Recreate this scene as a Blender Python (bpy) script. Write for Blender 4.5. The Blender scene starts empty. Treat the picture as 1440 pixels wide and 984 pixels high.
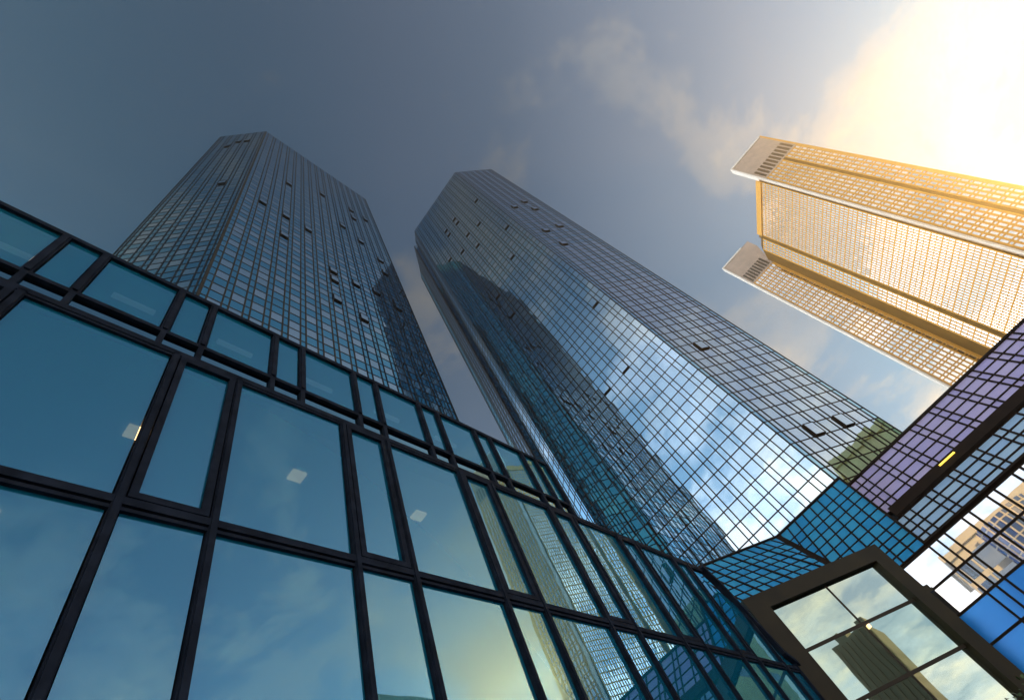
import bpy, math, random
from mathutils import Vector, Matrix
random.seed(7)
R = math.radians
S = bpy.context.scene
COL = S.collection
EYE = 1.65                      # camera height; all geometry below is written relative to the eye

# ------------------------------------------------------------------ camera
MW = Matrix(((0.7044732, -0.4436670, -0.5539649),
             (-0.6256167, -0.7567640, -0.1895047),
             (-0.3351437, 0.4800707, -0.8106854)))
cd = bpy.data.cameras.new('camera'); cam = bpy.data.objects.new('camera', cd); COL.objects.link(cam)
cam.matrix_world = Matrix.Translation((0, 0, EYE)) @ MW.to_4x4()
cd.sensor_width = 36; cd.lens = 716 / 1440 * 36; cd.clip_start = 0.05; cd.clip_end = 9000
S.camera = cam

# ------------------------------------------------------------------ sun, sky, exposure
SUN_AZ, SUN_EL = -40.5, 18.0
sd = Vector((math.cos(R(SUN_EL)) * math.cos(R(SUN_AZ)), math.cos(R(SUN_EL)) * math.sin(R(SUN_AZ)), math.sin(R(SUN_EL))))
sl = bpy.data.lights.new('sun', 'SUN'); sl.energy = 5.0; sl.angle = R(0.5); sl.color = (1, 0.62, 0.20)
so = bpy.data.objects.new('sun', sl); COL.objects.link(so)
so.rotation_euler = (-sd).to_track_quat('-Z', 'Y').to_euler(); so.location = sd * 150

W = bpy.data.worlds.new('World'); S.world = W; W.use_nodes = True
nt = W.node_tree; nt.nodes.clear()
def N(tree, typ, **kw):
    n = tree.nodes.new(typ)
    for k, v in kw.items():
        if k.startswith('i_'): n.inputs[int(k[2:])].default_value = v
        else: setattr(n, k, v)
    return n
def math_(tree, op, a, b=None, c=None, clamp=False):
    n = tree.nodes.new('ShaderNodeMath'); n.operation = op; n.use_clamp = clamp
    for i, v in enumerate((a, b, c)):
        if v is None: continue
        if isinstance(v, (int, float)): n.inputs[i].default_value = v
        else: tree.links.new(v, n.inputs[i])
    return n.outputs[0]
def mixc(tree, fac, a, b, blend='MIX'):
    n = tree.nodes.new('ShaderNodeMix'); n.data_type = 'RGBA'; n.blend_type = blend
    for sock, v in ((n.inputs[0], fac), (n.inputs[6], a), (n.inputs[7], b)):
        if isinstance(v, (int, float)): sock.default_value = v
        elif isinstance(v, tuple): sock.default_value = (*v, 1)
        else: tree.links.new(v, sock)
    return n.outputs[2]
def ramp(tree, fac, stops, interp='LINEAR'):
    n = tree.nodes.new('ShaderNodeValToRGB'); cr = n.color_ramp; cr.interpolation = interp
    while len(cr.elements) < len(stops): cr.elements.new(0.5)
    for e, (p, c) in zip(cr.elements, stops):
        e.position = p; e.color = (c, c, c, 1) if isinstance(c, (int, float)) else (*c, 1)
    tree.links.new(fac, n.inputs[0]); return n.outputs[0]
tc = N(nt, 'ShaderNodeTexCoord'); DIR = tc.outputs['Generated']
sep = N(nt, 'ShaderNodeSeparateXYZ'); nt.links.new(DIR, sep.inputs[0])
dot = N(nt, 'ShaderNodeVectorMath', operation='DOT_PRODUCT'); nt.links.new(DIR, dot.inputs[0]); dot.inputs[1].default_value = sd
SD = math_(nt, 'MAXIMUM', dot.outputs['Value'], 0.0)
EL = math_(nt, 'MAXIMUM', sep.outputs[2], 0.0)
sky = N(nt, 'ShaderNodeTexSky', sky_type='NISHITA', sun_disc=False)
sky.sun_elevation = R(SUN_EL); sky.sun_rotation = R(90 - SUN_AZ); sky.air_density = 1.0; sky.dust_density = 1.6; sky.ozone_density = 1.0
# cloud layer seen in perspective: direction projected on a flat layer
den = math_(nt, 'ADD', EL, 0.16)
cmb = N(nt, 'ShaderNodeCombineXYZ')
nt.links.new(math_(nt, 'DIVIDE', sep.outputs[0], den), cmb.inputs[0])
nt.links.new(math_(nt, 'DIVIDE', sep.outputs[1], den), cmb.inputs[1])
def noise(scale, detail, rough, off, dist=0.0):
    mp = N(nt, 'ShaderNodeMapping'); mp.inputs['Location'].default_value = off
    nt.links.new(cmb.outputs[0], mp.inputs[0])
    n = N(nt, 'ShaderNodeTexNoise'); n.inputs['Scale'].default_value = scale; n.inputs['Detail'].default_value = detail
    n.inputs['Roughness'].default_value = rough; n.inputs['Distortion'].default_value = dist
    nt.links.new(mp.outputs[0], n.inputs['Vector']); return n.outputs['Fac']
n1 = noise(2.7, 10, 0.60, (3.1, 1.7, 0.3), 0.25)
n2 = noise(0.7, 3, 0.5, (8.1, 4.2, 2.0))
cm = math_(nt, 'ADD', math_(nt, 'MULTIPLY', n1, 0.72), math_(nt, 'MULTIPLY', n2, 0.28))
cm = math_(nt, 'ADD', cm, math_(nt, 'MULTIPLY', math_(nt, 'SUBTRACT', 0.75, EL), 0.16))   # more cover low down
CL = ramp(nt, cm, [(0.475, 0.0), (0.55, 0.5), (0.62, 0.95)], 'EASE')
n3 = noise(3.2, 6, 0.6, (1.0, 6.0, 5.0))
blue = mixc(nt, 1.0, sky.outputs[0], (0.16, 0.44, 0.54), 'MULTIPLY')
low = math_(nt, 'POWER', math_(nt, 'SUBTRACT', 1.0, EL), 2.0)
west = math_(nt, 'POWER', math_(nt, 'MAXIMUM', math_(nt, 'ADD', math_(nt, 'MULTIPLY', sep.outputs[0], -0.94), math_(nt, 'MULTIPLY', sep.outputs[1], 0.34)), 0.0), 2.2)   # clouds lit from the front
sunw = ramp(nt, SD, [(0.20, 0.0), (0.60, 0.12), (0.82, 0.50), (0.95, 1.0)])
lob = math_(nt, 'ADD', 0.55, math_(nt, 'MULTIPLY', low, 4.4))
north = math_(nt, 'POWER', math_(nt, 'MAXIMUM', sep.outputs[1], 0.0), 6.0)
horiz = ramp(nt, EL, [(0.70, 1.0), (0.90, 0.15)])
north = math_(nt, 'MULTIPLY', north, horiz)
lob = math_(nt, 'ADD', lob, math_(nt, 'MULTIPLY', north, 60.0))
lob = math_(nt, 'ADD', lob, math_(nt, 'MULTIPLY', math_(nt, 'MULTIPLY', west, horiz), 16.0))
south = math_(nt, 'POWER', math_(nt, 'MAXIMUM', math_(nt, 'MULTIPLY', sep.outputs[1], -1.0), 0.0), 2.0)
lob = math_(nt, 'ADD', lob, math_(nt, 'MULTIPLY', south, 4.0))
lob = math_(nt, 'ADD', lob, math_(nt, 'MULTIPLY', sunw, 3.0))
tex = math_(nt, 'ADD', 0.66, math_(nt, 'MULTIPLY', n3, 0.75))
ccol = mixc(nt, math_(nt, 'POWER', SD, 6.0), mixc(nt, ramp(nt, n3, [(0.40, 0.0), (0.62, 1.0)]), (0.80, 0.92, 1.08), (1.10, 1.0, 0.86)), (1.15, 0.97, 0.74))
veil = N(nt, 'ShaderNodeVectorMath', operation='SCALE'); nt.links.new(mixc(nt, ramp(nt, SD, [(0.02, 0.0), (0.42, 1.0)]), (0.44, 0.84, 1.20), (0.95, 0.95, 1.18)), veil.inputs[0]); nt.links.new(math_(nt, 'MULTIPLY', lob, 0.53), veil.inputs['Scale'])
clear = N(nt, 'ShaderNodeVectorMath', operation='ADD'); nt.links.new(blue, clear.inputs[0]); nt.links.new(veil.outputs[0], clear.inputs[1])
cb = N(nt, 'ShaderNodeVectorMath', operation='SCALE'); nt.links.new(ccol, cb.inputs[0]); nt.links.new(math_(nt, 'MULTIPLY', math_(nt, 'MULTIPLY', math_(nt, 'ADD', lob, 0.35), tex), 1.38), cb.inputs['Scale'])
skyc = mixc(nt, CL, clear.outputs[0], cb.outputs[0])
bg = N(nt, 'ShaderNodeBackground'); bg.inputs['Strength'].default_value = 0.1
nt.links.new(skyc, bg.inputs['Color'])
wo = N(nt, 'ShaderNodeOutputWorld'); nt.links.new(bg.outputs[0], wo.inputs['Surface'])

vs = S.view_settings; vs.view_transform = 'Standard'; vs.look = 'None'; vs.gamma = 1; vs.use_curve_mapping = False
vs.exposure = 0.42
S.cycles.max_bounces = 9; S.cycles.glossy_bounces = 6; S.cycles.transparent_max_bounces = 8; S.cycles.volume_bounces = 0
S.cycles.sample_clamp_indirect = 6

# ------------------------------------------------------------------ materials
def principled(name, col, rough=0.5, metal=0.0, var=0.0, scale=1.0, bump=0.0, spec=0.5):
    m = bpy.data.materials.new(name); m.use_nodes = True; t = m.node_tree
    b = t.nodes['Principled BSDF']; b.inputs['Roughness'].default_value = rough; b.inputs['Metallic'].default_value = metal
    b.inputs['Base Color'].default_value = (*col, 1); b.inputs['Specular IOR Level'].default_value = spec
    if var or bump:
        c = N(t, 'ShaderNodeTexCoord'); n = N(t, 'ShaderNodeTexNoise'); n.inputs['Scale'].default_value = scale; n.inputs['Detail'].default_value = 6
        t.links.new(c.outputs['Object'], n.inputs['Vector'])
        if var:
            lo = tuple(x * (1 - var) for x in col); hi = tuple(min(1, x * (1 + var)) for x in col)
            o = ramp(t, n.outputs['Fac'], [(0.3, lo), (0.7, hi)]); t.links.new(o, b.inputs['Base Color'])
        if bump:
            bp = N(t, 'ShaderNodeBump'); bp.inputs['Strength'].default_value = bump; bp.inputs['Distance'].default_value = 0.02
            t.links.new(n.outputs['Fac'], bp.inputs['Height']); t.links.new(bp.outputs[0], b.inputs['Normal'])
    return m
def mirror(name, ca, cb, rough=0.012, wave=0.012, metal=1.0, wscale=0.35, wdist=0.009):
    """coated facade glass: tinted mirror, each pane its own tint, gently wavy"""
    m = bpy.data.materials.new(name); m.use_nodes = True; t = m.node_tree
    b = t.nodes['Principled BSDF']; b.inputs['Metallic'].default_value = metal; b.inputs['Roughness'].default_value = rough
    g = N(t, 'ShaderNodeNewGeometry'); oi = N(t, 'ShaderNodeObjectInfo')
    r = math_(t, 'FRACT', math_(t, 'ADD', g.outputs['Random Per Island'], oi.outputs['Random']))
    t.links.new(mixc(t, r, ca, cb), b.inputs['Base Color'])
    if wave:
        n = N(t, 'ShaderNodeTexNoise'); n.inputs['Scale'].default_value = wscale; n.inputs['Detail'].default_value = 1.5
        t.links.new(g.outputs['Position'], n.inputs['Vector'])
        bp = N(t, 'ShaderNodeBump'); bp.inputs['Strength'].default_value = 1.0; bp.inputs['Distance'].default_value = wdist
        t.links.new(n.outputs['Fac'], bp.inputs['Height']); t.links.new(bp.outputs[0], b.inputs['Normal'])
    return m
def clear_glass(name, tint, refl, base_refl, body):
    """see-through facade glass with a strong reflective coat"""
    m = bpy.data.materials.new(name); m.use_nodes = True; t = m.node_tree
    t.nodes.remove(t.nodes['Principled BSDF']); out = t.nodes['Material Output']
    tr = N(t, 'ShaderNodeBsdfTransparent'); tr.inputs[0].default_value = (*tint, 1)
    gl = N(t, 'ShaderNodeBsdfGlossy'); gl.inputs['Color'].default_value = (*refl, 1); gl.inputs['Roughness'].default_value = 0.006
    g = N(t, 'ShaderNodeNewGeometry')
    n = N(t, 'ShaderNodeTexNoise'); n.inputs['Scale'].default_value = 0.8; n.inputs['Detail'].default_value = 2
    t.links.new(g.outputs['Position'], n.inputs['Vector'])
    bp = N(t, 'ShaderNodeBump'); bp.inputs['Distance'].default_value = 0.0013; t.links.new(n.outputs['Fac'], bp.inputs['Height'])
    t.links.new(bp.outputs[0], gl.inputs['Normal'])
    lw = N(t, 'ShaderNodeFresnel'); lw.inputs['IOR'].default_value = 1.5
    f = math_(t, 'ADD', base_refl, math_(t, 'MULTIPLY', lw.outputs[0], 1 - base_refl), clamp=True)
    df = N(t, 'ShaderNodeBsdfDiffuse'); df.inputs['Color'].default_value = (*body, 1)      # diffuse teal painted in for the even haze of reflected sky
    m0 = N(t, 'ShaderNodeMixShader'); m0.inputs[0].default_value = 0.6; t.links.new(tr.outputs[0], m0.inputs[1]); t.links.new(df.outputs[0], m0.inputs[2])
    mx = N(t, 'ShaderNodeMixShader'); t.links.new(f, mx.inputs[0]); t.links.new(m0.outputs[0], mx.inputs[1]); t.links.new(gl.outputs[0], mx.inputs[2])
    t.links.new(mx.outputs[0], out.inputs[0]); return m
def lamp_mat(name, col, strength):
    m = bpy.data.materials.new(name); m.use_nodes = True; b = m.node_tree.nodes['Principled BSDF']
    b.inputs['Base Color'].default_value = (*col, 1); b.inputs['Emission Color'].default_value = (*col, 1); b.inputs['Emission Strength'].default_value = strength
    return m

M = {}
M['frame_dark'] = principled('dark_anodised_frame', (0.010, 0.014, 0.022), 0.6, 0.0, 0.25, 2.0, spec=0.08)
M['frame_podium'] = principled('dark_blue_frame', (0.018, 0.024, 0.040), 0.6, 0.0, 0.35, 3.0, spec=0.02)
M['frame_bronze'] = principled('bronze_frame', (0.024, 0.014, 0.009), 0.6, 0.0, 0.25, 1.5, spec=0.08)
M['core'] = principled('dark_core', (0.03, 0.035, 0.04), 0.8)
M['t1_vision'] = mirror('grey_vision_glass', (0.52, 0.68, 0.76), (0.38, 0.57, 0.67))
M['t1_spandrel'] = mirror('teal_spandrel_glass', (0.12, 0.48, 0.66), (0.08, 0.42, 0.60))
M['shade_glass'] = mirror('darkened_back_glass', (0.07, 0.40, 0.52), (0.04, 0.32, 0.44), metal=0.85)  # unseen tower faces coloured darker so their mirrored image reads dark
M['t2_vision'] = mirror('silver_vision_glass', (0.46, 0.56, 0.66), (0.41, 0.52, 0.62))
M['t2_spandrel'] = mirror('blue_silver_glass', (0.30, 0.50, 0.63), (0.26, 0.46, 0.60))
M['roof_glass'] = mirror('blue_reflection_roof_glass', (0.10, 0.62, 1.0), (0.06, 0.50, 0.96), metal=0.40, wdist=0.02)  # blue put into the glass colour in place of sky and tower reflections
M['roof_glass_pale'] = mirror('violet_reflection_roof_glass', (0.86, 0.70, 1.0), (0.72, 0.60, 1.0), metal=0.38, wdist=0.02)  # same roof, violet of the mirrored sky painted into the glass
M['roof_glass_light'] = mirror('light_blue_reflection_roof_glass', (0.62, 0.82, 1.0), (0.50, 0.72, 1.0), metal=0.25, wdist=0.02)  # same roof, its pale sky reflection painted as light blue
M['wall_glass'] = mirror('pale_wall_glass', (0.60, 0.60, 0.63), (0.52, 0.55, 0.60), wdist=0.003)
M['blue_panel'] = principled('bright_blue_panel', (0.0, 0.30, 1.0), 0.2, 0.2, 0.12, 0.4)
M['podium_glass'] = clear_glass('teal_podium_glass', (0.20, 0.30, 0.33), (0.26, 0.50, 0.72), 0.35, (0.010, 0.27, 0.46))
M['spandrel_podium'] = mirror('teal_podium_spandrel', (0.16, 0.34, 0.44), (0.13, 0.30, 0.40))
M['portal_glass'] = mirror('olive_portal_glass', (0.58, 0.65, 0.55), (0.44, 0.55, 0.47), wdist=0.006)
M['portal_frame'] = principled('brown_bronze_cladding', (0.028, 0.018, 0.005), 0.5, 0.1, 0.3, 0.8, spec=0.3)
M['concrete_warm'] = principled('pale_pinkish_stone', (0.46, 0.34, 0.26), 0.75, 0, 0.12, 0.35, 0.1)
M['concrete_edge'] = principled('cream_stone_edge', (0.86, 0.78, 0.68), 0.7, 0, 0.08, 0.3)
M['tri_bar'] = principled('sun_gold_grid', (0.74, 0.35, 0.03), 0.5, 0.0)  # saturated gold in the bar colour stands in for sun glow
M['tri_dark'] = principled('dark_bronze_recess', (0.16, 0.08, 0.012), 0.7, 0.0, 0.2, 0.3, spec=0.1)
M['tri_glass'] = mirror('pale_lilac_glass', (1.0, 0.94, 0.88), (0.92, 0.84, 0.78), wave=0)
M['slot'] = principled('dark_slot', (0.035, 0.02, 0.008), 0.7)
M['interior'] = principled('interior_wall', (0.10, 0.12, 0.14), 0.8)
M['ceiling'] = principled('interior_ceiling', (0.22, 0.24, 0.26), 0.8)
M['lamp_yellow'] = lamp_mat('yellow_lamp', (1.0, 0.62, 0.30), 2.0)
M['lamp_tube'] = lamp_mat('tube_lamp', (0.95, 0.9, 0.85), 0.25)
M['lamp_strip'] = lamp_mat('amber_strip', (1.0, 0.62, 0.08), 1.6)
M['yellow_stone'] = principled('yellow_stone', (1.0, 0.82, 0.38), 0.8, 0, 0.15, 0.3)
M['cream_stone'] = principled('cream_stone', (0.80, 0.76, 0.70), 0.8, 0, 0.12, 0.2)
M['dark_stone'] = principled('dark_green_stone', (0.008, 0.018, 0.010), 0.6, 0, 0.3, 0.2)
M['dull_glass'] = mirror('dull_office_glass', (0.22, 0.30, 0.38), (0.15, 0.22, 0.32), wave=0)
M['pale_window'] = mirror('pale_office_glass', (0.62, 0.74, 0.88), (0.50, 0.62, 0.80), wave=0)
M['bay_glass'] = principled('blue_bay_glass', (0.08, 0.16, 0.45), 0.2)
M['paving'] = principled('grey_paving', (0.20, 0.19, 0.18), 0.8, 0, 0.3, 0.6, 0.3)
M['ground'] = principled('asphalt_ground', (0.05, 0.05, 0.05), 0.9, 0, 0.3, 0.2)
M['leaf'] = principled('leaf', (0.05, 0.09, 0.02), 0.6, 0, 0.4, 6.0)
M['bark'] = principled('bark', (0.09, 0.065, 0.045), 0.9, 0, 0.3, 8.0, 0.5)

# ------------------------------------------------------------------ builders
class MB:
    def __init__(s): s.v = []; s.f = []; s.mi = []
    def face(s, pts, mi=0):
        k = len(s.v); s.v += [tuple(p) for p in pts]; s.f.append(tuple(range(k, k + len(pts)))); s.mi.append(mi)
    def hexa(s, b, t, mi=0):     # b, t: four bottom and top points, same winding (counter-clockwise from above)
        k = len(s.v); s.v += [tuple(p) for p in b] + [tuple(p) for p in t]
        for q in ((3, 2, 1, 0), (4, 5, 6, 7), (0, 1, 5, 4), (1, 2, 6, 5), (2, 3, 7, 6), (3, 0, 4, 7)):
            s.f.append(tuple(k + i for i in q)); s.mi.append(mi)
    def box(s, x0, x1, y0, y1, z0, z1, mi=0):
        b = [(x0, y0, z0), (x1, y0, z0), (x1, y1, z0), (x0, y1, z0)]
        s.hexa(b, [(p[0], p[1], z1) for p in b], mi)
    def prism(s, poly, z0, z1, mi=0):   # poly counter-clockwise from above
        n = len(poly); k = len(s.v)
        s.v += [(x, y, z0) for x, y in poly] + [(x, y, z1) for x, y in poly]
        s.f.append(tuple(k + i for i in reversed(range(n)))); s.f.append(tuple(k + n + i for i in range(n))); s.mi += [mi, mi]
        for i in range(n):
            j = (i + 1) % n; s.f.append((k + i, k + j, k + n + j, k + n + i)); s.mi.append(mi)
    def oblong(s, o, u, n, w, a0, a1, b0, b1, c0, c1, mi=0):
        """box in a local frame: a along u, b along w (up), c along n (outwards)"""
        P = lambda a, b, c: o + u * a + w * b + n * c
        s.hexa([P(a0, b0, c1), P(a1, b0, c1), P(a1, b0, c0), P(a0, b0, c0)], [P(a0, b1, c1), P(a1, b1, c1), P(a1, b1, c0), P(a0, b1, c0)], mi)
    def build(s, name, mats, parent=None, loc=None):
        off = Vector(loc) if loc is not None else (Vector(parent['_base']) if parent is not None else Vector((0, 0, 0)))
        me = bpy.data.meshes.new(name)
        me.from_pydata([(x - off.x, y - off.y, z + EYE - off.z) for x, y, z in s.v], [], s.f)
        ms = mats if isinstance(mats, (list, tuple)) else [mats]
        for m in ms: me.materials.append(m)
        if len(ms) > 1: me.polygons.foreach_set('material_index', s.mi)
        me.update()
        o = bpy.data.objects.new(name, me); COL.objects.link(o)
        o['_base'] = tuple(off)
        if parent is not None:
            o.parent = parent
            o.location = off - Vector(parent['_base'])
        else: o.location = off
        return o
def thing(name, label, cat, loc, group=None):
    o = bpy.data.objects.new(name, None); COL.objects.link(o); o.location = loc; o['_base'] = tuple(loc)
    o['label'] = label; o['category'] = cat; o.empty_display_size = 1
    if group: o['group'] = group
    return o
def tag(o, label=None, cat=None, group=None, kind=None):
    for k, v in (('label', label), ('category', cat), ('group', group), ('kind', kind)):
        if v: o[k] = v
    return o
MT = MW.transposed()
def proj(p):
    c = MT @ Vector(p)
    if c.z > -0.01: return None
    return (720 + 716 * c.x / -c.z, 492 - 716 * c.y / -c.z)
def ray(px):
    return (MW @ Vector((px[0] - 720, -(px[1] - 492), -716))).normalized()
UP = Vector((0, 0, 1))
class Face:
    """a facade plane: o = origin, u along, w up the face, n outwards"""
    def __init__(s, p0, p1, z0=0.0, w=None):
        s.o = Vector((p0[0], p0[1], z0)); d = Vector((p1[0] - p0[0], p1[1] - p0[1], 0)); s.L = d.length; s.u = d.normalized()
        s.w = UP if w is None else w; s.n = s.u.cross(s.w).normalized()
    def P(s, a, b, c=0.0): return s.o + s.u * a + s.w * b + s.n * c
    def hit(s, px):
        d = ray(px); t = s.o.dot(s.n) / d.dot(s.n); q = d * t - s.o
        return q.dot(s.u), q.dot(s.w)
def pane_pts(F, a0, a1, b0, b1, c, tilt):
    am, bm = (a0 + a1) / 2, (b0 + b1) / 2; ta, tb = random.gauss(0, tilt), random.gauss(0, tilt)
    return [F.P(a, b, c + ta * (a - am) + tb * (b - bm)) for a, b in ((a0, b0), (a1, b0), (a1, b1), (a0, b1))]
def area2(pts):
    q = [proj(p) for p in pts]
    if any(x is None for x in q): return 0
    cx = sum(x[0] for x in q) / 4; cy = sum(x[1] for x in q) / 4
    if not (-5 < cx < 1445 and -5 < cy < 989): return 0
    return abs(sum(q[i][0] * q[(i + 1) % 4][1] - q[(i + 1) % 4][0] * q[i][1] for i in range(4))) / 2
def emit_windows(panes, mats, parent, visible, name='window', keep=100):
    """the panes that show largest become windows of their own, the rest one part"""
    sc = sorted(range(len(panes)), key=lambda i: -(area2(panes[i][0]) if visible(panes[i][0]) else 0))
    top = [i for i in sc[:keep] if visible(panes[i][0]) and area2(panes[i][0]) > 0.5]
    ts = set(top)
    for i in top:
        b = MB(); b.face(panes[i][0]); b.build(name, mats[panes[i][1]], parent)
    b = MB()
    for i in range(len(panes)):
        if i not in ts: b.face(panes[i][0], panes[i][1])
    if b.f:
        o = b.build(name, mats, parent)
        if len(b.f) > 1: o['kind'] = 'stuff'
def cols_alt(L, narrow, wide, start_narrow=True):
    """column boundaries alternating narrow and wide, centred on the face"""
    per = narrow + wide; k = max(1, int((L - narrow) / per)); s = (L - k * per - narrow) / 2
    xs = [0.0]; x = s
    if s > 0.15: xs.append(x)
    for i in range(k):
        x += narrow; xs.append(x); x += wide; xs.append(x)
    x += narrow; xs.append(x)
    if L - xs[-1] > 0.15: xs.append(L)
    else: xs[-1] = L
    return xs
def grid(F, xs, zs, pane_mat, bars, panes, wv=0.10, wh=0.08, dv=0.09, dh=0.06, tilt=0.0032, skip=None, c=0.008, b_lo=None, b_hi=None):
    for i in range(len(xs) - 1):
        for j in range(len(zs) - 1):
            if xs[i + 1] - xs[i] < wv * 1.4: continue
            if skip and skip(i, j): continue
            panes.append((pane_pts(F, xs[i] + wv / 2, xs[i + 1] - wv / 2, zs[j] + wh / 2, zs[j + 1] - wh / 2, c, tilt), pane_mat(i, j, xs[i + 1] - xs[i])))
    for x in xs: bars.oblong(F.o, F.u, F.n, F.w, x - wv / 2, x + wv / 2, zs[0], zs[-1], -0.05, dv)
    for z in zs: bars.oblong(F.o, F.u, F.n, F.w, xs[0] + 0.001, xs[-1] - 0.001, z - wh / 2, z + wh / 2, -0.047, dh)
def cell(xs, v):
    for i in range(len(xs) - 1):
        if xs[i] <= v < xs[i + 1]: return i
    return None
def open_sash(F, xs, zs, i, j, parent, glass, frame, out=0.24):
    """a window pushed open parallel to the facade: a projecting sash and its dark reveal"""
    a0, a1, b0, b1 = xs[i] + 0.03, xs[i + 1] - 0.03, zs[j] + 0.03, zs[j + 1] - 0.03
    f = MB(); t = 0.07
    f.oblong(F.o, F.u, F.n, F.w, a0, a0 + t, b0, b1, 0.02, out); f.oblong(F.o, F.u, F.n, F.w, a1 - t, a1, b0, b1, 0.02, out)
    f.oblong(F.o, F.u, F.n, F.w, a0 + t, a1 - t, b0, b0 + t, 0.02, out - 0.002); f.oblong(F.o, F.u, F.n, F.w, a0 + t, a1 - t, b1 - t, b1, 0.02, out - 0.002)
    o = f.build('open_window', frame, parent); tag(o, label='open window sash pushed out from the facade')
    g = MB(); g.face([F.P(a, b, out - 0.03) for a, b in ((a0 + t, b0 + t), (a1 - t, b0 + t), (a1 - t, b1 - t), (a0 + t, b1 - t))]); g.build('pane', glass, o)

# ------------------------------------------------------------------ ground
g = MB(); g.face([(-4000, -4000, -EYE), (4000, -4000, -EYE), (4000, 4000, -EYE), (-4000, 4000, -EYE)]); tag(g.build('ground', M['ground']), kind='structure')
g = MB(); g.box(-70, 44, -45, 6.9, -EYE - 0.05, -EYE + 0.12); tag(g.build('plaza_paving', M['paving']), kind='structure')

# ------------------------------------------------------------------ the two mirrored towers
HT = 153.0; ROW = 1.70; NAR, WID = 0.60, 1.27
def tower(name, label, poly, shown, vision, spandrel, frame, alt, opens, visz, fs, grp, soft=()):
    cx = sum(p[0] for p in poly) / len(poly); cy = sum(p[1] for p in poly) / len(poly)
    T = thing(name, label, 'skyscraper', (cx, cy, 0), grp)
    inner = []
    b = MB(); b.prism(poly, -EYE, HT); b.build('wall', M['core'], T)
    b = MB(); ctr = Vector((cx, cy, 0))
    b.prism([(cx + (x - cx) * 0.6, cy + (y - cy) * 0.6) for x, y in poly], HT, HT + 1.2); b.build('roof_plant', M['core'], T)
    bars = MB(); back = MB(); panes = []
    nrow = int((HT + EYE) / ROW); zs = [HT - k * ROW for k in range(nrow, -1, -1)]
    faces = {}
    for k in range(len(poly)):
        F = Face(poly[k], poly[(k + 1) % len(poly)])
        xs = cols_alt(F.L, NAR, WID)
        faces[k] = (F, xs)
        def pm(i, j, w, nr=len(zs) - 1):
            top = nr - 1 - j
            if w < 0.9: return 1 if (top < 52 or poly is t1poly) else (0 if i % 4 else 1)
            if top < 3: return 1
            return alt(i, top)
        taken = set()
        if k in shown:
            for (kk, px) in opens:
                if kk != k: continue
                a, z = F.hit(px); i = cell(xs, a); j = cell(zs, z)
                if i is None or j is None: continue
                if xs[i + 1] - xs[i] < 0.9: i = i + 1 if i + 2 < len(xs) else i - 1
                if xs[i + 1] - xs[i] < 0.9: continue
                if (i, j) in taken: continue
                taken.add((i, j)); open_sash(F, xs, zs, i, j, T, M[vision], M[frame])
            grid(F, xs, zs, pm, bars, panes, skip=lambda i, j: (i, j) in taken, **fs)
        else:
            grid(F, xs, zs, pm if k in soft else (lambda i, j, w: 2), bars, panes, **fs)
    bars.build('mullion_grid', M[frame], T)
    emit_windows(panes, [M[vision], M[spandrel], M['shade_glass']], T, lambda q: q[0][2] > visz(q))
    return T, faces
def zc(s, ox, oy, pts): return [(ox + a / s, oy + b / s) for a, b in pts]
t1poly = [(-4.4, 29.4), (3.05, 21.75), (32.0, 21.3), (39.6, 29.0), (39.6, 50.0), (32.0, 57.6), (3.05, 57.6), (-4.4, 50.0)]
o1 = [(1, p) for p in zc(2.2365, 140, 160, [(583, 214), (690, 245), (500, 266), (572, 312), (643, 357), (567, 374), (752, 342), (788, 322), (808, 395), (868, 452), (882, 490), (855, 547), (723, 490), (728, 517), (735, 581), (815, 627), (795, 532), (822, 322), (780, 297), (930, 607), (918, 586)])] \
   + [(0, p) for p in zc(2.2365, 140, 160, [(400, 102), (430, 88), (452, 86), (392, 220)])]
tower('mirrored_tower', 'teal mirrored tower at left, its lower storeys hidden behind the long glass podium', t1poly, {0, 1}, 't1_vision', 't1_spandrel', 'frame_dark',
      lambda i, top: top % 2 if (i * 7 + top * 3) % 23 else 1 - top % 2, o1, lambda q: 2.05 * q[0][1] + 1, dict(wv=0.15, wh=0.13, dv=0.05, dh=0.035), 'pair of mirrored glass towers')
t2poly = [(48.96, 20.5), (48.35, -0.6), (56.5, -8.1), (78.0, -8.1), (86.0, 0.0), (86.0, 24.0), (78.0, 31.5), (59.5, 31.5), (57.4, 29.4), (51.6, 24.5), (52.6, 23.6), (51.3, 23.2)]
o2 = [(0, p) for p in zc(2.893, 560, 220, [(312, 175), (228, 256), (238, 269), (193, 303), (203, 318), (322, 268), (285, 316), (318, 352), (260, 385), (208, 415), (440, 280), (460, 398), (800, 588), (925, 848), (848, 930), (410, 565), (460, 627)])] \
   + [(1, p) for p in zc(2.893, 560, 220, [(515, 184), (478, 208), (560, 214), (595, 296), (660, 284), (683, 358), (1250, 782)])] + [(1, (1154, 606)), (1, (1197, 596))]
tower('mirrored_tower', 'silver mirrored tower in the middle, a dark reflection down its face, behind the sloped roof', t2poly, {0, 1, 11}, 't2_vision', 't2_spandrel', 'frame_bronze',
      lambda i, top: 0 if (top % 2 or top > 40) else 1, o2, lambda q: 21.0, dict(wv=0.12, wh=0.11, dv=0.05, dh=0.035), 'pair of mirrored glass towers', (8, 9, 10))

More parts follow.
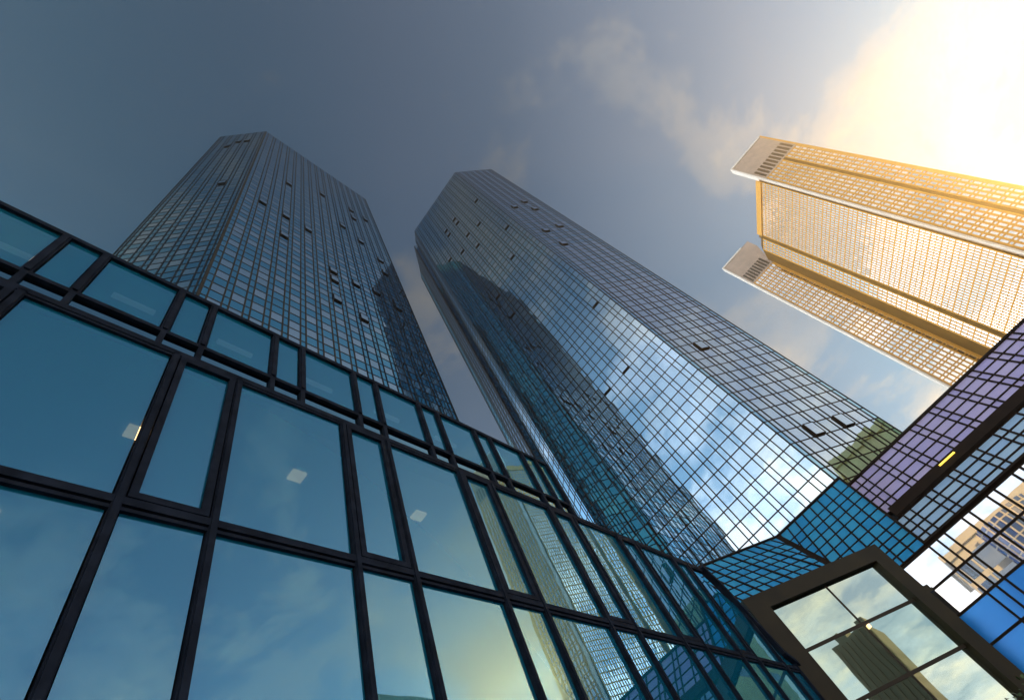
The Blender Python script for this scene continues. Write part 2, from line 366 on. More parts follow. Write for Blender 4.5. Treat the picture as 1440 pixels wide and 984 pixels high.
# ------------------------------------------------------------------ far stone tower with two slabs and a glazed grid between
HB = 184.0
TR = thing('grid_tower', 'tall tower at right, tinted gold for sun glow, with stone slabs and a glazed grid wall between them', 'skyscraper', (180, -70, 0))
def slab(y0, y1, xf, depth, top, ncol, dark_after, zwin):
    b = MB(); b.box(xf, xf + 2.4, y0, y1, -EYE, top); b.build('stone_slab', M['concrete_warm'], TR)
    b = MB(); b.box(xf + 2.41, xf + depth, y0 + 1, y1 - 9.0, -EYE, top - 20); b.build('rear_wall', M['concrete_warm'], TR)
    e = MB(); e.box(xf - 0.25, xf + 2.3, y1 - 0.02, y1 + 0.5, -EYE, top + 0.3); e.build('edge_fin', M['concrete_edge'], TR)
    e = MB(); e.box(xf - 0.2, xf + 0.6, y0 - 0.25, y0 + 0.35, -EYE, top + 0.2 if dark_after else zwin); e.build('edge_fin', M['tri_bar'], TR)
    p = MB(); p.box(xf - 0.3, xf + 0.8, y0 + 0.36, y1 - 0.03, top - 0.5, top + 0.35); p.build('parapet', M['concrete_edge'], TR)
    F = Face((xf, y1 - 0.6), (xf, y0 + 0.6))     # outward normal towards -X
    L = F.L; unit = L / (ncol + (1.15 if dark_after is not None else 0))
    xs = [0.0]; dark = None
    for c in range(ncol):
        if dark_after is not None and c == dark_after:
            dark = (xs[-1], xs[-1] + unit * 1.15); xs.append(dark[1])
        xs.append(xs[-1] + unit)
    for c in range(len(xs) - 1):
        if dark and abs(xs[c] - dark[0]) < 1e-6:
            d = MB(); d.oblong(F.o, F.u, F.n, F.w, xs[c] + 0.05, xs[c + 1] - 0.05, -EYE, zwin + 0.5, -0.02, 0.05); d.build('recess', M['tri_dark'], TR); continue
    for c in range(ncol):
        a = (c + 0.2) * L / ncol
        d = MB(); d.oblong(F.o, F.u, F.n, F.w, a, a + 0.60 * L / ncol, zwin + 1.4, zwin + 7.9, -0.02, 0.06); d.build('louvre_slot', M['slot'], TR)
    panes = []; bars = MB()
    z = zwin; zs = []
    while z > 0:
        zs.append(z); z -= 2.35; zs.append(z); z -= 1.10
    zs = zs[::-1]
    for c in range(len(xs) - 1):
        if dark and abs(xs[c] - dark[0]) < 1e-6: continue
        for j in range(len(zs) - 1):
            panes.append((pane_pts(F, xs[c] + unit * 0.15, xs[c + 1] - unit * 0.15, zs[j] + 0.17, zs[j + 1] - 0.17, 0.05, 0.004), 0))
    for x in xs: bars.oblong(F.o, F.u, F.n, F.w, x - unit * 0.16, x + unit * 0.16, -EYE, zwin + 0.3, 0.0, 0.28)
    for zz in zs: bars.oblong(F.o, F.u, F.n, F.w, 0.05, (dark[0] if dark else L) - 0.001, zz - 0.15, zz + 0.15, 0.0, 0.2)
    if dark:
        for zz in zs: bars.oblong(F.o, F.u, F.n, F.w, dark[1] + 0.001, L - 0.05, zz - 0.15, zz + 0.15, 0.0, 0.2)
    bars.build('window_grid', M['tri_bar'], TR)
    return panes
tp = slab(-93.7, -76.7, 154.2, 26.0, HB, 10, 6, 163.6)
tp += slab(-59.5, -47.1, 190.5, 24.0, HB, 8, None, 163.6)
cw = MB(); cw.hexa([(190.5, -63.3, 177.6), (192.9, -63.3, 177.6), (192.9, -59.51, 164.8), (190.5, -59.51, 164.8)], [(190.5, -63.3, HB), (192.9, -63.3, HB), (192.9, -59.51, HB), (190.5, -59.51, HB)]); cw.build('stone_slab', M['concrete_warm'], TR)
tri_panes = tp
# glazed wall between the slabs
f0, f1, f1b, f2 = (155.4, -75.6), (176.0, -63.85), (177.8, -62.9), (182.3, -60.5)
zt = 168.0
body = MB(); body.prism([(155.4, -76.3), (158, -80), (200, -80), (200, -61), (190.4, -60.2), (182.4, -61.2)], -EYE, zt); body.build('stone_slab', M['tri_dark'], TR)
FG = Face(f1, f0); FS = Face(f2, f1b)
gp = []; gb = MB()
zs = []; z = zt - 2.6
while z > 0: zs.append(z); z -= 1.75
zs = zs[::-1]
for F, nc in ((FG, 26), (FS, 4)):
    a_lo, a_hi = (0.0, F.L) if F is FG else (0.0, F.L)
    F.o = F.o + F.n * 0.25
    un = (a_hi - a_lo) / nc
    for c in range(nc):
        for j in range(len(zs) - 1):
            gp.append((pane_pts(F, a_lo + c * un + un * 0.17, a_lo + (c + 1) * un - un * 0.17, zs[j] + 0.13, zs[j + 1] - 0.13, 0.05, 0.004), 0))
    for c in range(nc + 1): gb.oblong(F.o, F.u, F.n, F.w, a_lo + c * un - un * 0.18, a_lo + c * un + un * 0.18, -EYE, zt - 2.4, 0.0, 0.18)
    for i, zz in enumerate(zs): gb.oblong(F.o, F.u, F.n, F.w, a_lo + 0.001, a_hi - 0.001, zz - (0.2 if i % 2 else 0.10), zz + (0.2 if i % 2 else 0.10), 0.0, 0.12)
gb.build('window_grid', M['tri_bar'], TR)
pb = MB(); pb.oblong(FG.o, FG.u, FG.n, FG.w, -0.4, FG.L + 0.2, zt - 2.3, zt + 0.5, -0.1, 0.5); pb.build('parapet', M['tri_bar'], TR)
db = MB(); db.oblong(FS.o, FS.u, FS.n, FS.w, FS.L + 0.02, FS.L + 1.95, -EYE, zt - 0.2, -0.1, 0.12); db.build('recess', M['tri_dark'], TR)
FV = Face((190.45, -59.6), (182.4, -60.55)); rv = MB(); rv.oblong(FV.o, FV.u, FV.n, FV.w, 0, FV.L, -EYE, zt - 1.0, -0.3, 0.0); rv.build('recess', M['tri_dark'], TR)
emit_windows(tri_panes + gp, [M['tri_glass']], TR, lambda q: q[0][2] > 45)

# ------------------------------------------------------------------ glass podium on the left
PY = 7.0
PO = thing('glass_podium', 'long low glass podium with dark blue frames filling the lower left', 'building', (-15, 12, 0))
ZR, ZSP, ZM, ZT, ZB = 15.0, 12.52, 11.84, 7.22, 1.4
XSTEP, XE = 15.35, 24.9
rake = [(24.9, 11.95), (25.65, 11.15), (27.0, 7.8), (28.2, 7.2), (29.6, 6.5), (31.0, 4.6), (32.6, ZB), (33.4, -EYE)]
def ztop(x):
    if x <= XE: return ZM
    for (x0, z0), (x1, z1) in zip(rake, rake[1:]):
        if x <= x1: return z0 + (z1 - z0) * (x - x0) / (x1 - x0)
    return -EYE
nar = [-19.8, -15.6, -11.45, -7.3, -3.15, 1.08, 5.28, 9.38, 13.6, 17.75, 21.95, 26.1, 30.2]
main_x = []
for x in nar: main_x += [x, x + 1.42]
# interior: slab floors, ceilings, back wall
it = MB()
it.box(-24, 15.2, 7.6, 19.0, 11.75, 12.35); it.build('floor_slab', M['ceiling'], PO)
it = MB(); it.box(15.3, 24.5, 7.6, 19.0, 11.3, 11.8); it.build('roof_slab', M['ceiling'], PO)
it = MB(); it.box(-24, 15.2, 7.15, 19.0, 14.75, 14.95); it.build('roof_slab', M['ceiling'], PO)
it = MB(); it.box(-24, 24.5, 19.0, 19.3, -EYE, 14.7); it.build('back_wall', M['interior'], PO)
it = MB(); it.box(-24.3, -24.0, 7.1, 19.3, -EYE, 14.9); it.build('end_wall', M['interior'], PO)
it = MB(); it.box(15.2, 15.3, 7.1, 18.9, 11.9, 14.9); it.build('end_wall', M['interior'], PO)
it = MB(); it.box(-24, 29, 7.6, 19.0, 2.2, 2.6); it.build('floor_slab', M['ceiling'], PO)
it = MB(); it.hexa([(24.5, 7.25, -EYE), (33.0, 7.25, -EYE), (33.0, 19, -EYE), (24.5, 19, -EYE)], [(24.5, 7.25, 11.6), (24.9, 7.25, 11.6), (24.9, 19, 11.6), (24.5, 19, 11.6)]); it.build('end_wall', M['interior'], PO)
fr = M['frame_podium']
def vbar(x, z0, z1, w, d, y=PY):
    b = MB(); b.box(x - w / 2, x + w / 2, y - d, y + 0.12, z0, z1); return b
def hbar(x0, x1, z, h, d, y=PY):
    b = MB(); b.box(x0, x1, y - d, y + 0.115, z - h / 2, z + h / 2); return b
# main mullions (each stands proud, with a slim cap)
for x in main_x:
    zt_ = ztop(x + 0.05)
    if zt_ < 1: continue
    b = vbar(x, -EYE, min(zt_, ZM) - 0.02, 0.145, 0.05)
    b.box(x - 0.05, x + 0.05, PY - 0.09, PY - 0.05, -EYE, min(zt_, ZM) - 0.12)
    b.build('mullion', fr, PO)
def clipped(x0, x1, z0, z1):
    t0, t1 = min(z1, ztop(x0) - 0.14), min(z1, ztop(x1) - 0.14)
    return t0, t1
bounds = [-24.0] + main_x
for zb, zt_ in ((-EYE + 0.2, ZB), (ZB, ZT), (ZT, ZM)):
    for i in range(len(bounds) - 1):
        x0, x1 = bounds[i], bounds[i + 1]
        t0, t1 = clipped(x0 + 0.1, x1 - 0.1, zb, zt_ - 0.11)
        if min(t0, t1) < zb + 0.3: 
            if max(t0, t1) < zb + 0.5: continue
            t1 = max(t1, zb + 0.12)
        narrow = (i % 2 == 1); ins = 0.10
        if narrow and zb >= ZT - 0.01 and x1 < 24:       # the narrow bays have a heavy sash of their own
            b = MB(); s = 0.13; a0, a1, c0, c1 = x0 + 0.10, x1 - 0.10, zb + 0.10, zt_ - 0.10
            b.box(a0, a0 + s, PY - 0.06, PY + 0.10, c0, c1); b.box(a1 - s, a1, PY - 0.06, PY + 0.10, c0, c1)
            b.box(a0 + s, a1 - s, PY - 0.058, PY + 0.10, c0, c0 + s); b.box(a0 + s, a1 - s, PY - 0.058, PY + 0.10, c1 - s, c1)
            sa = b.build('sash', fr, PO)
            p = MB(); F = Face((x0, PY + 0.03), (x1, PY + 0.03)); p.face(pane_pts(F, a0 - x0 + s, a1 - x0 - s, c0 + s, c1 - s, 0, 0.0028)); p.build('window', M['podium_glass'], PO)
            continue
        ta, tb = random.gauss(0, 0.0028), random.gauss(0, 0.0028)
        xm, zm = (x0 + x1) / 2, (zb + zt_) / 2
        p = MB(); p.face([(x, PY + 0.03 + ta * (x - xm) + tb * (z - zm), z) for x, z in ((x0 + ins, zb + 0.1), (x1 - ins, zb + 0.1), (x1 - ins, t1), (x0 + ins, t0))])
        p.build('window', M['podium_glass'], PO)
hbar(-24, 28.25, ZT, 0.15, 0.06).build('transom', fr, PO)
hbar(-24, 28.25, ZT - 0.14, 0.07, 0.03).build('transom', fr, PO)
hbar(-24, 32.5, ZB, 0.20, 0.17).build('transom', fr, PO)
hbar(-24, XE, ZM, 0.17, 0.05).build('transom', fr, PO)
hbar(-24, XE - 0.1, ZM - 0.13, 0.08, 0.03).build('transom', fr, PO)
rk = MB()
for (x0, z0), (x1, z1) in zip(rake, rake[1:]):
    d = Vector((x1 - x0, 0, z1 - z0)); n = Vector((-d.z, 0, d.x)).normalized(); q = 0.12
    a, b_ = Vector((x0, 0, z0)), Vector((x1, 0, z1))
    lo = [a - n * q, a + n * q, b_ + n * q, b_ - n * q]
    rk.hexa([(p.x, PY - 0.18, p.z) for p in lo], [(p.x, PY + 0.14, p.z) for p in lo])
rk.build('edge_rail', fr, PO)
# slim handrail-like cable in front of the raked end
# upper storey
up_x = [-20.3 + 2.62 * k for k in range(14)]
ub = [-24.0]
for x in up_x: ub += [x, x + 0.84]
ub = [x for x in ub if x < XSTEP - 0.2] + [XSTEP]
for x in ub[1:]:
    b = vbar(x, ZM + 0.08, ZSP, 0.12, 0.05); b.build('mullion', fr, PO)
    b = vbar(x, ZSP, ZR - 0.15, 0.18, 0.05); b.box(x - 0.05, x + 0.05, PY - 0.09, PY - 0.05, ZSP + 0.06, ZR - 0.16); b.build('mullion', fr, PO)
for i in range(len(ub) - 1):
    x0, x1 = ub[i], ub[i + 1]
    F = Face((x0, PY + 0.03), (x1, PY + 0.03))
    p = MB(); p.face(pane_pts(F, 0.12, x1 - x0 - 0.12, ZSP + 0.06, ZR - 0.15, 0, 0.0028)); p.build('window', M['podium_glass'], PO)
    p = MB(); p.face(pane_pts(F, 0.06, x1 - x0 - 0.06, ZM + 0.08, ZSP - 0.06, -0.02, 0.0028)); p.build('spandrel_panel', M['spandrel_podium'], PO)
hbar(-24, XSTEP, ZSP, 0.13, 0.045).build('transom', fr, PO)
hbar(-24, XSTEP + 0.1, ZR - 0.08, 0.16, 0.06).build('roof_edge', fr, PO)
# ceiling lamps that show through the glass
for i, (x, y) in enumerate(((1.25, 9.25), (5.14, 9.0), (9.3, 9.0), (-3.0, 9.2), (-0.35, 12.6))):
    b = MB(); b.box(x - 0.2, x + 0.2, y - 0.17, y + 0.17, 11.66, 11.75); b.build('ceiling_lamp', M['lamp_yellow'], PO)
for x0 in [-0.62 + 2.62 * q for q in range(-2, 5)]:
    b = MB(); b.box(x0, x0 + 1.0, 7.74, 7.84, 14.6, 14.74); b.build('tube_lamp', M['lamp_tube'], PO)

# ------------------------------------------------------------------ sloped glass roof and wall in front of the second tower
AT = thing('glass_hall', 'low glass hall with a sloping blue roof at right, below the silver tower', 'building', (43, -8, 0))
TAN = 0.81                                   # horizontal run per metre of rise
xr = lambda z: 31.06 + TAN * z
Z0 = 10.92; XW = xr(Z0)
wR = Vector((TAN, 0, 1)).normalized()
YE = -34.0
# right-hand plane, split in the low part (y > -0.95, up to z 20) and the long part (up to z 18.65)
def slopeface(ya, yb, zlo): return Face((xr(zlo), ya), (xr(zlo), yb), zlo, wR)
k = 1 / wR.z
panes = []; bars = MB()
valley = lambda z: (53.4 - 1.145 * (20 - z)) - xr(z)           # y of the valley at height z
rows = [10.92 + i * (13.45 - 10.92) / 4 for i in range(5)] + [14.32 + i * (18.65 - 14.32) / 5 for i in range(6)]
ys = []; y = -0.95; seq = [0.6, 0.53, 1.30]
ys = [-0.95, -1.55, -2.13]
while ys[-1] > YE: ys += [ys[-1] - 1.30, ys[-1] - 1.84]
FR = slopeface(-0.95, YE, Z0)
xsR = [-0.95 - y for y in ys]; zsR = [(z - Z0) * k for z in rows]
grid(FR, xsR, zsR[:5], lambda i, j, w: 4, bars, panes, wv=0.11, wh=0.11, dv=0.10, dh=0.07, tilt=0.0012)
grid(FR, xsR, zsR[5:], lambda i, j, w: 3, bars, panes, wv=0.11, wh=0.11, dv=0.10, dh=0.07, tilt=0.0012)
# left part of that plane: columns between the valley and y = -0.95
rowsL = rows[:5] + rows[5:] + [20.0]
yl = [-0.95 + 0.85 * i for i in range(13)]
for i in range(len(yl) - 1):
    for j in range(len(rowsL) - 1):
        z0, z1 = rowsL[j], rowsL[j + 1]
        q = [(min(yl[i], valley(z)), min(yl[i + 1], valley(z))) for z in (z0, z1)]
        if q[0][1] - q[0][0] < 0.02 and q[1][1] - q[1][0] < 0.02: continue
        e = 0.05
        pts = [FR.P(-0.95 - q[0][1] + e, (z0 - Z0) * k + e, 0.03), FR.P(-0.95 - q[0][0] - e, (z0 - Z0) * k + e, 0.03), FR.P(-0.95 - q[1][0] - e, (z1 - Z0) * k - e, 0.03), FR.P(-0.95 - q[1][1] + e, (z1 - Z0) * k - e, 0.03)]
        panes.append((pts, 0))
def between(z_of, F, a, half, d, zlo, zhi):
    pass
for i, yv in enumerate(yl):
    # height range where this rib lies right of the valley
    zlo = next((z0 / 20 for z0 in range(int(Z0 * 20), 401) if valley(z0 / 20) > yv), None)
    if zlo is None: continue
    bars.oblong(FR.o, FR.u, FR.n, FR.w, -0.95 - yv - 0.06, -0.95 - yv + 0.06, (max(zlo, Z0) - Z0) * k, (20 - Z0) * k, -0.05, 0.13 if i % 3 == 0 else 0.08)
for z in rowsL:
    v = valley(z)
    if v > -0.9: bars.oblong(FR.o, FR.u, FR.n, FR.w, -0.95 - v, 0.05, (z - Z0) * k - 0.055, (z - Z0) * k + 0.055, -0.047, 0.072)
# the left plane, turned 45 degrees
s2 = math.sqrt(0.5); uL = Vector((s2, -s2, 0)); hL = Vector((s2, s2, 0))
runL = TAN if False else 1.145 * s2
wL = (UP + hL * runL).normalized(); kL = 1 / wL.z
cL = lambda z: 53.4 - 1.145 * (20 - z)
oL = Vector((cL(Z0) - 7.0, 7.0, Z0)); FL = Face((oL.x, oL.y), (oL.x + 1, oL.y - 1), Z0, wL)
def aval(z):   # run along uL from the podium end to the valley at height z
    p = Vector((xr(z), valley(z), z)); return (p - FL.o).dot(FL.u)
def apod(z):   # where that plane meets the podium line y = 7.2 at height z
    p = Vector((cL(z) - 14, 14, z)); return (p - FL.o).dot(FL.u)
al = [-22 + 0.85 * i for i in range(45)]
for i in range(len(al) - 1):
    for j in range(len(rowsL) - 1):
        z0, z1 = rowsL[j], rowsL[j + 1]
        q = [(min(max(al[i], apod(z)), aval(z)), min(max(al[i + 1], apod(z)), aval(z))) for z in (z0, z1)]
        if q[0][1] - q[0][0] < 0.05 and q[1][1] - q[1][0] < 0.05: continue
        e = 0.05
        panes.append(([FL.P(q[0][0] + e, (z0 - Z0) * kL + e, 0.03), FL.P(q[0][1] - e, (z0 - Z0) * kL + e, 0.03), FL.P(q[1][1] - e, (z1 - Z0) * kL - e, 0.03), FL.P(q[1][0] + e, (z1 - Z0) * kL - e, 0.03)], 0))
for i, a in enumerate(al):
    zr = [z / 20 for z in range(int(Z0 * 20), 401) if apod(z / 20) < a < aval(z / 20)]
    if not zr: continue
    bars.oblong(FL.o, FL.u, FL.n, FL.w, a - 0.06, a + 0.06, (zr[0] - Z0) * kL, (zr[-1] - Z0) * kL, -0.05, 0.13 if i % 3 == 0 else 0.08)
for z in rowsL:
    if aval(z) > apod(z): bars.oblong(FL.o, FL.u, FL.n, FL.w, apod(z), aval(z), (z - Z0) * kL - 0.055, (z - Z0) * kL + 0.055, -0.047, 0.072)
# vertical wall below the right plane
FW = Face((XW, -0.95), (XW, YE)); FW.o = Vector((XW, 3.5, 0)); FW.L = 3.5 - YE
wz = [-EYE, 2.4, 4.2, 5.9, 7.58, 9.13, Z0 - 0.12]
wx = [0.0, 2.2] + [3.5 - y for y in ys]
grid(FW, wx, wz, lambda i, j, w: 2 if j <= 3 else 1, bars, panes, wv=0.13, wh=0.12, dv=0.10, dh=0.07, tilt=0.0015)
bars.build('mullion_grid', M['frame_bronze'], AT)
emit_windows(panes, [M['roof_glass'], M['wall_glass'], M['blue_panel'], M['roof_glass_pale'], M['roof_glass_light']], AT, lambda q: True)
b = MB(); b.oblong(FR.o, FR.u, FR.n, FR.w, 0.3, xsR[-1], (13.45 - Z0) * k, (14.32 - Z0) * k, -0.1, 0.30); b.build('gutter_beam', M['frame_bronze'], AT)
b = MB(); b.oblong(FR.o, FR.u, FR.n, FR.w, -0.05, xsR[-1], -0.12, 0.10, -0.1, 0.20); b.build('eaves_beam', M['frame_bronze'], AT)
b = MB(); b.oblong(FR.o, FR.u, FR.n, FR.w, 0.0, xsR[-1], (18.65 - Z0) * k - 0.1, (18.65 - Z0) * k + 0.14, -0.15, 0.16); b.build('ridge_beam', M['frame_bronze'], AT)
b = MB(); b.oblong(FR.o, FR.u, FR.n, FR.w, -0.95 - valley(20), 0.0, (20 - Z0) * k - 0.1, (20 - Z0) * k + 0.14, -0.15, 0.16); b.build('ridge_beam', M['frame_bronze'], AT)
b = MB(); b.oblong(FL.o, FL.u, FL.n, FL.w, apod(20), aval(20), (20 - Z0) * kL - 0.1, (20 - Z0) * kL + 0.14, -0.15, 0.16); b.build('ridge_beam', M['frame_bronze'], AT)
b = MB(); b.oblong(FR.o, FR.u, FR.n, FR.w, -0.09, 0.09, 0.0, (20 - Z0) * k, -0.1, 0.22); b.build('hip_beam', M['frame_bronze'], AT)
va, vb = Vector((xr(Z0), valley(Z0), Z0)), Vector((xr(20), valley(20), 20))
dv_ = (vb - va).normalized(); nv = (FR.n + FL.n).normalized(); uv = dv_.cross(nv).normalized()
b = MB(); b.oblong(va, uv, nv, dv_, -0.22, 0.22, 0.0, (vb - va).length, -0.15, 0.12); b.build('valley_beam', M['frame_bronze'], AT)
for ya in (-5.55, -12.6):
    o_ = -0.95 - ya
    b = MB(); b.oblong(FR.o, FR.u, FR.n, FR.w, o_, o_ + 1.25, (14.05 - Z0) * k - 0.1, (14.05 - Z0) * k + 0.02, 0.30, 0.36); tag(b.build('strip_lamp', M['lamp_strip'], AT))
# body behind the glass
b = MB(); e_ = 0.25
b.hexa([(XW + e_, YE, -EYE), (47.9, YE, -EYE), (47.9, 2.9, -EYE), (XW + e_, 2.9, -EYE)], [(XW + e_, YE, Z0 - .2), (47.9, YE, Z0 - .2), (47.9, 2.9, Z0 - .2), (XW + e_, 2.9, Z0 - .2)])
b.hexa([(XW + e_, YE, Z0 - .19), (47.9, YE, Z0 - .19), (47.9, -0.9, Z0 - .19), (XW + e_, -0.9, Z0 - .19)], [(xr(18.4) + e_, YE, 18.4), (47.9, YE, 18.4), (47.9, -0.9, 18.4), (xr(18.4) + e_, -0.9, 18.4)])
b.build('wall', M['core'], AT)
b = MB()
pz = [(Vector((xr(z) + 0.35, -0.9, z)), Vector((xr(z) + .35, valley(z), z)), Vector((cL(z) - 14 + .35, 14.2, z)), Vector((48.2, 14.2, z)), Vector((48.2, -0.9, z))) for z in (Z0, 19.85)]
kk = len(b.v)
b.v += [tuple(p) for p in pz[0]] + [tuple(p) for p in pz[1]]
b.f += [(0, 1, 2, 3, 4), (9, 8, 7, 6, 5)] + [(i, 5 + i, 5 + (i + 1) % 5, (i + 1) % 5) for i in range(5)]; b.mi += [0] * 7
b.build('wall', M['core'], AT)

# ------------------------------------------------------------------ entrance portal: big bronze frame with four-way panes
PT = thing('entrance_portal', 'bronze framed glass entrance block at lower right, its olive panes mirroring a dark tower', 'entrance', (31, 4, 0))
c45 = 35.0
FP = Face((27.75, 7.25), (33.91, 1.09)); LP = FP.L
a_in0, a_in1 = (28.48 - 27.75) / s2, (33.33 - 27.75) / s2
zP = 10.72; z_in = 9.95; am = (30.97 - 27.75) / s2
for nm, args in (('jamb', (0, a_in0, -EYE, zP)), ('jamb', (a_in1, LP, -EYE, zP)), ('lintel', (a_in0, a_in1, z_in, zP))):
    b = MB(); d_ = 0.30 if nm == 'jamb' else 0.298
    b.oblong(FP.o, FP.u, FP.n, FP.w, args[0], args[1], args[2], args[3], -2.6, d_)
    b.build(nm, M['portal_frame'], PT)
b = MB(); b.oblong(FP.o, FP.u, FP.n, FP.w, a_in0 + 0.01, a_in1 - 0.01, -EYE, z_in - 0.01, -2.2, -0.12); b.build('back_wall', M['core'], PT)
for z in (4.0, 7.78):
    b = MB(); b.oblong(FP.o, FP.u, FP.n, FP.w, LP + 0.001, LP + 0.05, z, z + 0.02, -2, 0.28); b.build('joint', M['slot'], PT)
pr = [-EYE, 0.75, 3.1, 5.44, 7.80, z_in]
for j in range(len(pr) - 1):
    for a0, a1 in ((a_in0, am), (am, a_in1)):
        p = MB(); p.face(pane_pts(FP, a0 + 0.035, a1 - 0.035, pr[j] + 0.05, pr[j + 1] - 0.05, 0.0, 0.004)); p.build('window', M['portal_glass'], PT)
    if j: 
        b = MB(); b.oblong(FP.o, FP.u, FP.n, FP.w, a_in0, a_in1, pr[j] - 0.075, pr[j] + 0.075, -0.1, 0.02); b.build('transom', M['slot'], PT)
b = MB(); b.oblong(FP.o, FP.u, FP.n, FP.w, am - 0.05, am + 0.05, -EYE, z_in, -0.1, 0.015); b.build('mullion', M['slot'], PT)
b = MB(); b.oblong(FP.o, FP.u, FP.n, FP.w, LP - 0.12, LP + 0.35, 7.75, 8.1, -0.2, 0.2); b.build('bracket', M['portal_frame'], PT)
b = MB(); b.oblong(FP.o, FP.u, FP.n, FP.w, am + 0.1, am + 0.22, 7.53, 7.68, 0.03, 0.12); b.build('spot_lamp', M['lamp_yellow'], PT)

# ------------------------------------------------------------------ buildings across the square that only show mirrored
def block(name, label, x0, x1, y0, y1, h, wall, glass, floor=3.6, bay=3.2, ww=1.8, wh=2.0, cornice=True):
    T = thing(name, label, 'building', ((x0 + x1) / 2, (y0 + y1) / 2, 0))
    b = MB(); b.box(x0, x1, y0, y1, -EYE, h); b.build('wall', M[wall], T)
    if cornice:
        b = MB(); b.box(x0 - 0.7, x1 + 0.7, y0 - 0.7, y1 + 0.7, h - 1.0, h + 0.4); b.build('cornice', M[wall], T)
    panes = []
    for F in (Face((x0, y0), (x1, y0)), Face((x1, y0), (x1, y1)), Face((x1, y1), (x0, y1)), Face((x0, y1), (x0, y0))):
        n = int(F.L / bay); s = (F.L - n * bay) / 2
        z = 3.0
        while z + wh < h - 2:
            for i in range(n):
                a = s + i * bay + (bay - ww) / 2
                panes.append((pane_pts(F, a, a + ww, z, z + wh, 0.04, 0.004), 0))
            z += floor
    emit_windows(panes, [M[glass]], T, lambda q: False)
    return T
block('stone_building', 'yellow stone office block, seen mirrored at the foot of the silver tower', 56, 118, -92, -60, 48.5, 'yellow_stone', 'dull_glass', 9.5, 11.5, 8.5, 1.6)  # lengthened along x, out of view, to keep sun off podium and hall
CB = block('stone_building', 'cream stone office block across the square, seen mirrored in the hall wall', -92, -62, -62, -3, 35.5, 'cream_stone', 'pale_window', 4.4, 4.2, 3.8, 3.3)
bay = MB(); lat = MB(); cy_, r_ = -17.0, 6.0
arc = [(-62 + r_ * math.cos(t), cy_ + r_ * math.sin(t)) for t in [R(-80 + 160 * q / 12) for q in range(13)]]
for q in range(12):
    bay.face([(arc[q][0], arc[q][1], 4), (arc[q + 1][0], arc[q + 1][1], 4), (arc[q + 1][0], arc[q + 1][1], 34), (arc[q][0], arc[q][1], 34)])
    lat.box(arc[q][0] - .15, arc[q][0] + .15, arc[q][1] - .15, arc[q][1] + .15, 4, 34.2)
    for zz in range(5, 35, 2):
        Fq = Face(arc[q], arc[q + 1]); lat.oblong(Fq.o, Fq.u, Fq.n, Fq.w, 0, Fq.L, zz - .12, zz + .12, -0.05, 0.12)
bay.build('window', M['bay_glass'], CB); lat.build('window_frame', M['concrete_edge'], CB)
DT = block('dark_tower', 'slim dark tower across the square, seen mirrored in the entrance panes', 10.5, 20.5, -102, -90, 31, 'dark_stone', 'dark_stone', 3.2, 2.4, 1.0, 1.2, False)
fins = MB()
for q in range(9): fins.box(10.9 + q * 1.15, 11.2 + q * 1.15, -90.0, -89.6, 1.0, 30.6)
fins.build('fin', M['portal_frame'], DT)
b = MB(); b.prism([(12, -91), (14, -91), (14, -99), (12, -99)][::-1], 31, 33.2); b.build('roof_plant', M['dark_stone'], DT)
b = MB(); b.prism([(18, -90.5), (20, -90.5), (20, -97), (18, -97)][::-1], 31, 32.4); b.build('roof_plant', M['dark_stone'], DT)

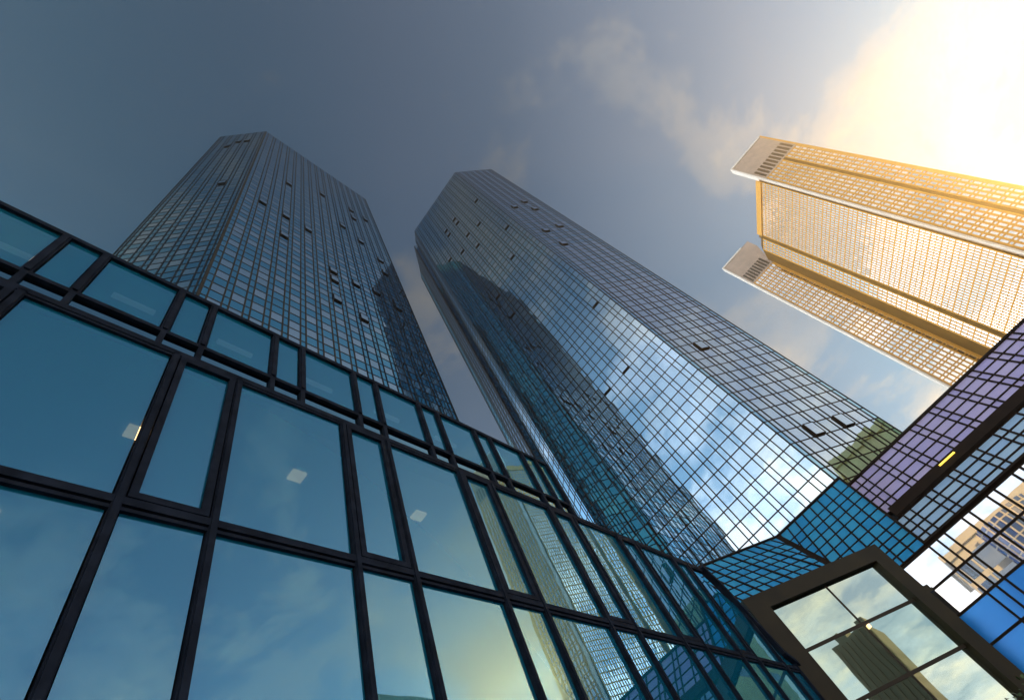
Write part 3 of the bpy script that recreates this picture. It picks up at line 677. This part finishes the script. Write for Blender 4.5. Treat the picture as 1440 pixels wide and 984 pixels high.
# ------------------------------------------------------------------ young tree in front of the portal
TB = (24.6, 0.95, 0.12)
TE = thing('young_tree', 'small leafy tree, only its top leaves showing at the lower right corner before the portal', 'tree', TB)
b = MB()
def limb(b, p, q, r0, r1, n=7):
    p, q = Vector(p), Vector(q); d = (q - p).normalized(); a = d.orthogonal().normalized(); c = d.cross(a); k0 = len(b.v)
    for P_, r in ((p, r0), (q, r1)):
        for i in range(n):
            t = 2 * math.pi * i / n; b.v.append(tuple(P_ + a * math.cos(t) * r + c * math.sin(t) * r))
    for i in range(n):
        b.f.append((k0 + i, k0 + (i + 1) % n, k0 + n + (i + 1) % n, k0 + n + i)); b.mi.append(0)
zg = -EYE + 0.12
limb(b, (TB[0], TB[1], zg), (TB[0] + 0.05, TB[1], zg + 1.8), 0.07, 0.05); limb(b, (TB[0] + 0.05, TB[1], zg + 1.8), (TB[0], TB[1] + 0.05, zg + 3.4), 0.05, 0.015)
tips = []
for i in range(16):
    a = i * 2.4; z0_ = zg + 1.5 + i * 0.1; L_ = 0.95 - i * 0.025
    q = (TB[0] + math.cos(a) * L_, TB[1] + math.sin(a) * L_, z0_ + 0.75)
    limb(b, (TB[0] + 0.04, TB[1], z0_), q, 0.022, 0.006, 5); tips.append(q)
b.build('trunk', M['bark'], TE)
b = MB()
for i in range(1500):
    q = Vector(random.choice(tips)); c0 = Vector((TB[0], TB[1], q.z)); p = c0.lerp(q, random.uniform(0.35, 1.05)) + Vector((random.gauss(0, .2), random.gauss(0, .2), random.gauss(0, .2)))
    d = Vector((random.gauss(0, 1), random.gauss(0, 1), random.gauss(0, 0.6))).normalized(); s_ = d.orthogonal().normalized(); l = random.uniform(0.07, 0.13)
    b.face([p - d * l, p + s_ * l * 0.5, p + d * l, p - s_ * l * 0.5])
b.build('crown', M['leaf'], TE)

# ------------------------------------------------------------------ sunlit air
hz = MB(); hz.box(-100, 225, -112, 70, -EYE - 1.0, HB + 6)
ho = hz.build('haze', principled('haze_air', (1, 1, 1))); tag(ho, kind='stuff')
m = ho.data.materials[0]; t = m.node_tree; t.nodes.remove(t.nodes['Principled BSDF'])
v = N(t, 'ShaderNodeVolumePrincipled'); v.inputs['Color'].default_value = (1.0, 0.84, 0.62, 1); v.inputs['Density'].default_value = 0.0013; v.inputs['Anisotropy'].default_value = 0.90
t.links.new(v.outputs[0], t.nodes['Material Output'].inputs['Volume'])
for o in list(S.objects):
    if '_base' in o: del o['_base']
